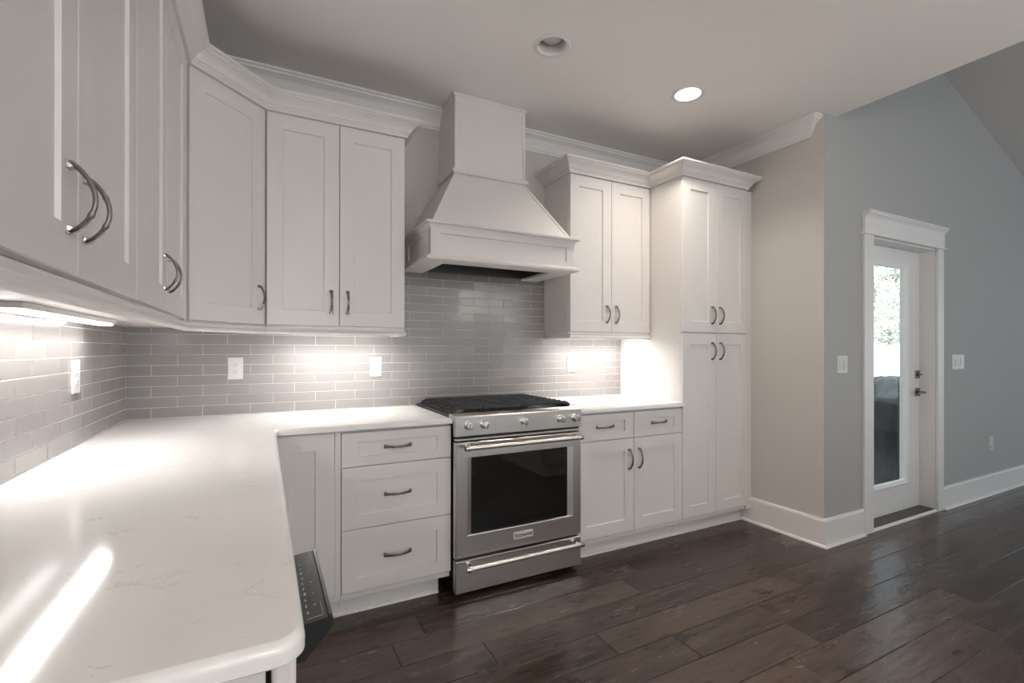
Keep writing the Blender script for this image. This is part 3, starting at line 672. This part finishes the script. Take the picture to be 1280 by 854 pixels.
jb = bmesh.new(); box(jb, (DX0 + .001, YS + .0005, .001), (4.334, YS + .139, 2.044)); box(jb, (5.251, YS + .0005, .001), (DX1 - .001, YS + .139, 2.044)); box(jb, (DX0 + .001, YS + .0005, 2.033), (DX1 - .001, YS + .139, 2.0445)); link('jamb', jb, TRIM, dr_)
g0, g1, gz0, gz1 = 4.565, 5.020, .258, 1.882
bm = bmesh.new(); Y0, Y1 = ly, ly + .044
for a, b in (((lx0, Y0, .022), (g0 - .02, Y1, 2.030)), ((g1 + .02, Y0, .022), (lx1, Y1, 2.030)), ((g0 - .02, Y0, .022), (g1 + .02, Y1, gz0 - .02)), ((g0 - .02, Y0, gz1 + .02), (g1 + .02, Y1, 2.030))): box(bm, a, b)
lf = link('leaf', bm, TRIM, dr_)
fr = [(g0 - .045, gz0 - .045), (g1 + .045, gz0 - .045), (g1 + .045, gz1 + .045), (g0 - .045, gz1 + .045)]; fi = [(g0, gz0), (g1, gz0), (g1, gz1), (g0, gz1)]
def lpp(src, ins, y):
    (a, b), (c_, d_) = src[0], src[2]; return [(a + ins, y, b + ins), (c_ - ins, y, b + ins), (c_ - ins, y, d_ - ins), (a + ins, y, d_ - ins)]
bm = rings(bmesh.new(), [lpp(fr, 0, Y0 - .0005), lpp(fr, .003, Y0 - .009), lpp(fr, .018, Y0 - .013), lpp(fr, .040, Y0 - .005), lpp(fi, .0, Y0 + .012)], cap0=False, cap1=False)
link('glazing_frame', bm, VINYL, lf)
bm = bmesh.new()
for sxx in (g0 - .03, g1 + .03):
    for k in range(5): lathe(bm, [(.005, 0), (.004, .0015), (0, .002)], (sxx, Y0 - .0115, .36 + k * .355), (0, -1, 0), 10)
link('screw_plugs', bm, PLASTIC, lf)
link('pane', B((g0 - .018, Y0 + .016, gz0 - .018), (g1 + .018, Y0 + .022, gz1 + .018)), GLASS, lf)
hx = 5.205
lv = link('lever_handle', B((hx - .032, Y0 - .009, .892), (hx + .032, Y0, .956), .002), NICK, lf)
bm = bmesh.new(); tube(bm, [(hx, Y0 - .008, .925), (hx, Y0 - .052, .925)], .010, 14); box(bm, (hx - .095, Y0 - .058, .917), (hx + .012, Y0 - .046, .933), .004, 2); link('lever', bm, NICK, lv)
db = link('deadbolt', B((hx - .032, Y0 - .009, 1.032), (hx + .032, Y0, 1.096), .002), NICK, lf)
bm = bmesh.new(); lathe(bm, [(.014, 0), (.014, .008), (0, .009)], (hx, Y0 - .009, 1.064), (0, -1, 0), 20); box(bm, (hx - .018, Y0 - .032, 1.058), (hx + .018, Y0 - .016, 1.070), .003); link('thumb_turn', bm, NICK, db)
link('threshold', B((4.3345, YS + .004, .0006), (5.2505, ly + .05, .020), .003), WOODT, dr_)
link('threshold_strip', sweep([(0, .0008), (.016, .0008), (.015, .008), (.010, .014), (0, .017)], [(4.3305, YS + .003), (5.2545, YS + .003)]), TRIM, dr_)

# ------------------------------------------------------------------ island behind the camera side, mirrored in the oven glass
c = thing('kitchen_island', 'white panelled kitchen island mirrored in the oven window', 'island', (3.7, -3.4, 0))
link('body', B((3.06, -4.6, .0005), (4.1, -2.46, .880), .002), CAB, c)
for a, b in ((-4.58, -3.9), (-3.9, -3.2), (-3.2, -2.48)): shaker('side_panel', c, (3.04, b - .004), (3.04, a + .004), .12, .87)
for a, b in ((4.08, 3.58), (3.58, 3.08)): shaker('end_panel', c, (a - .004, -2.44), (b + .004, -2.44), .12, .87)
tag(link('countertop', slab(orient([(2.98, -4.65), (4.2, -4.65), (4.2, -2.38), (2.98, -2.38)]), EDGE), QUARTZ), 'white quartz top on the kitchen island mirrored in the oven window', 'countertop')

# ------------------------------------------------------------------ outside, seen through the door glass
struct(link('ground', B((3.92, YS + .145, -.25), (60, 30, -.17)), CONC))
# covered grill
c = thing('covered_grill', 'grill under a crumpled black cover outside the door', 'grill', (6.75, -.2, -.17))
def cloth(levels, seed, amp=.02):
    rnd = random.Random(seed); N = 56; L = []
    ph = [rnd.uniform(0, 6.28) for _ in range(6)]
    for i, (z, hw, hd, cx, cy) in enumerate(levels):
        ring = []
        for k in range(N):
            t = 2 * math.pi * k / N; c_, s_ = math.cos(t), math.sin(t); m = (abs(c_) ** 5 + abs(s_) ** 5) ** (-1 / 5)
            w = 1 + amp * (math.sin(7 * t + ph[0] + z * 3) + .7 * math.sin(13 * t + ph[1] - z * 5) + .5 * math.sin(21 * t + ph[2] + i))
            ring.append((cx + hw * c_ * m * w, cy + hd * s_ * m * w, z + .012 * math.sin(5 * t + ph[3] + i)))
        L.append(ring)
    return rings(bmesh.new(), L)
gx, gy = 6.72, -.10
link('cover_skirt', cloth([(-.165, .50, .33, gx, gy), (.0, .49, .32, gx, gy), (.25, .475, .31, gx, gy), (.5, .475, .305, gx, gy), (.69, .48, .305, gx, gy), (.715, .475, .30, gx, gy)], 3, .03), COVER, c, smooth=True)
link('cover_hood', cloth([(.716, .33, .26, gx + .02, gy), (.78, .30, .25, gx + .06, gy), (.87, .25, .22, gx + .13, gy), (.93, .22, .17, gx + .17, gy), (.955, .12, .08, gx + .20, gy)], 5, .05), COVER, c, smooth=True)
# white fence far across the yard
FY = 9.0
for i in range(4):
    x0 = 23.6 + i * 1.9
    c = thing('fence_panel', 'white vinyl fence panels seen through the door glass', 'fence', (x0 + .95, FY, -.17), 'white fence panels across the yard')
    link('boards', B((x0 + .07, FY - .02, -.15), (x0 + 1.83, FY + .02, 1.22)), VINYL, c)
    link('rail', B((x0 + .07, FY - .03, 1.22), (x0 + 1.83, FY + .03, 1.27)), VINYL, c); link('rail', B((x0 + .07, FY - .03, 1.43), (x0 + 1.83, FY + .03, 1.50)), VINYL, c)
    for k in range(9): link('picket', B((x0 + .16 + k * .19, FY - .015, 1.27), (x0 + .25 + k * .19, FY + .015, 1.43)), VINYL, c)
    link('post', B((x0 - .06, FY - .06, -.17), (x0 + .06, FY + .06, 1.56)), VINYL, c)
# trees beyond the fence
def tree(x, y, h, r, seed, label):
    rnd = random.Random(seed); c = thing('tree', label, 'tree', (x, y, -.17))
    link('trunk', tube(bmesh.new(), [(x, y, -.17), (x + .1, y, h * .3), (x - .1, y + .1, h * .6), (x, y, h * .85)], [.22, .17, .11, .04], 10), BARK, c, smooth=True)
    bm = bmesh.new()
    blobs = [(x + rnd.uniform(-.6, .6) * r, y + rnd.uniform(-.5, .5) * r, h * rnd.uniform(.10, .95), r * rnd.uniform(.35, .6)) for _ in range(26)]
    for k in range(11000):
        bx, by, bz, br = rnd.choice(blobs); v = Vector((rnd.gauss(0, 1), rnd.gauss(0, 1), rnd.gauss(0, 1))).normalized() * br * rnd.uniform(.7, 1.05)
        p = Vector((bx, by, max(bz + v.z, .5))) + Vector((v.x, v.y, 0)); s = rnd.uniform(.07, .14)
        a = Vector((rnd.gauss(0, 1), rnd.gauss(0, 1), rnd.gauss(0, 1))).normalized(); b = a.cross(Vector((rnd.gauss(0, 1), rnd.gauss(0, 1), rnd.gauss(0, 1)))).normalized()
        bm.faces.new([bm.verts.new(p + a * s), bm.verts.new(p + b * s * .5), bm.verts.new(p - a * s), bm.verts.new(p - b * s * .5)])
    link('foliage', bm, LEAF, c)
tree(33.0, 13.5, 8.0, 2.6, 1, 'pale leafy tree behind the fence at the left side of the door glass')
tree(39.2, 14.5, 8.6, 2.6, 2, 'pale leafy tree behind the fence at the right side of the door glass')
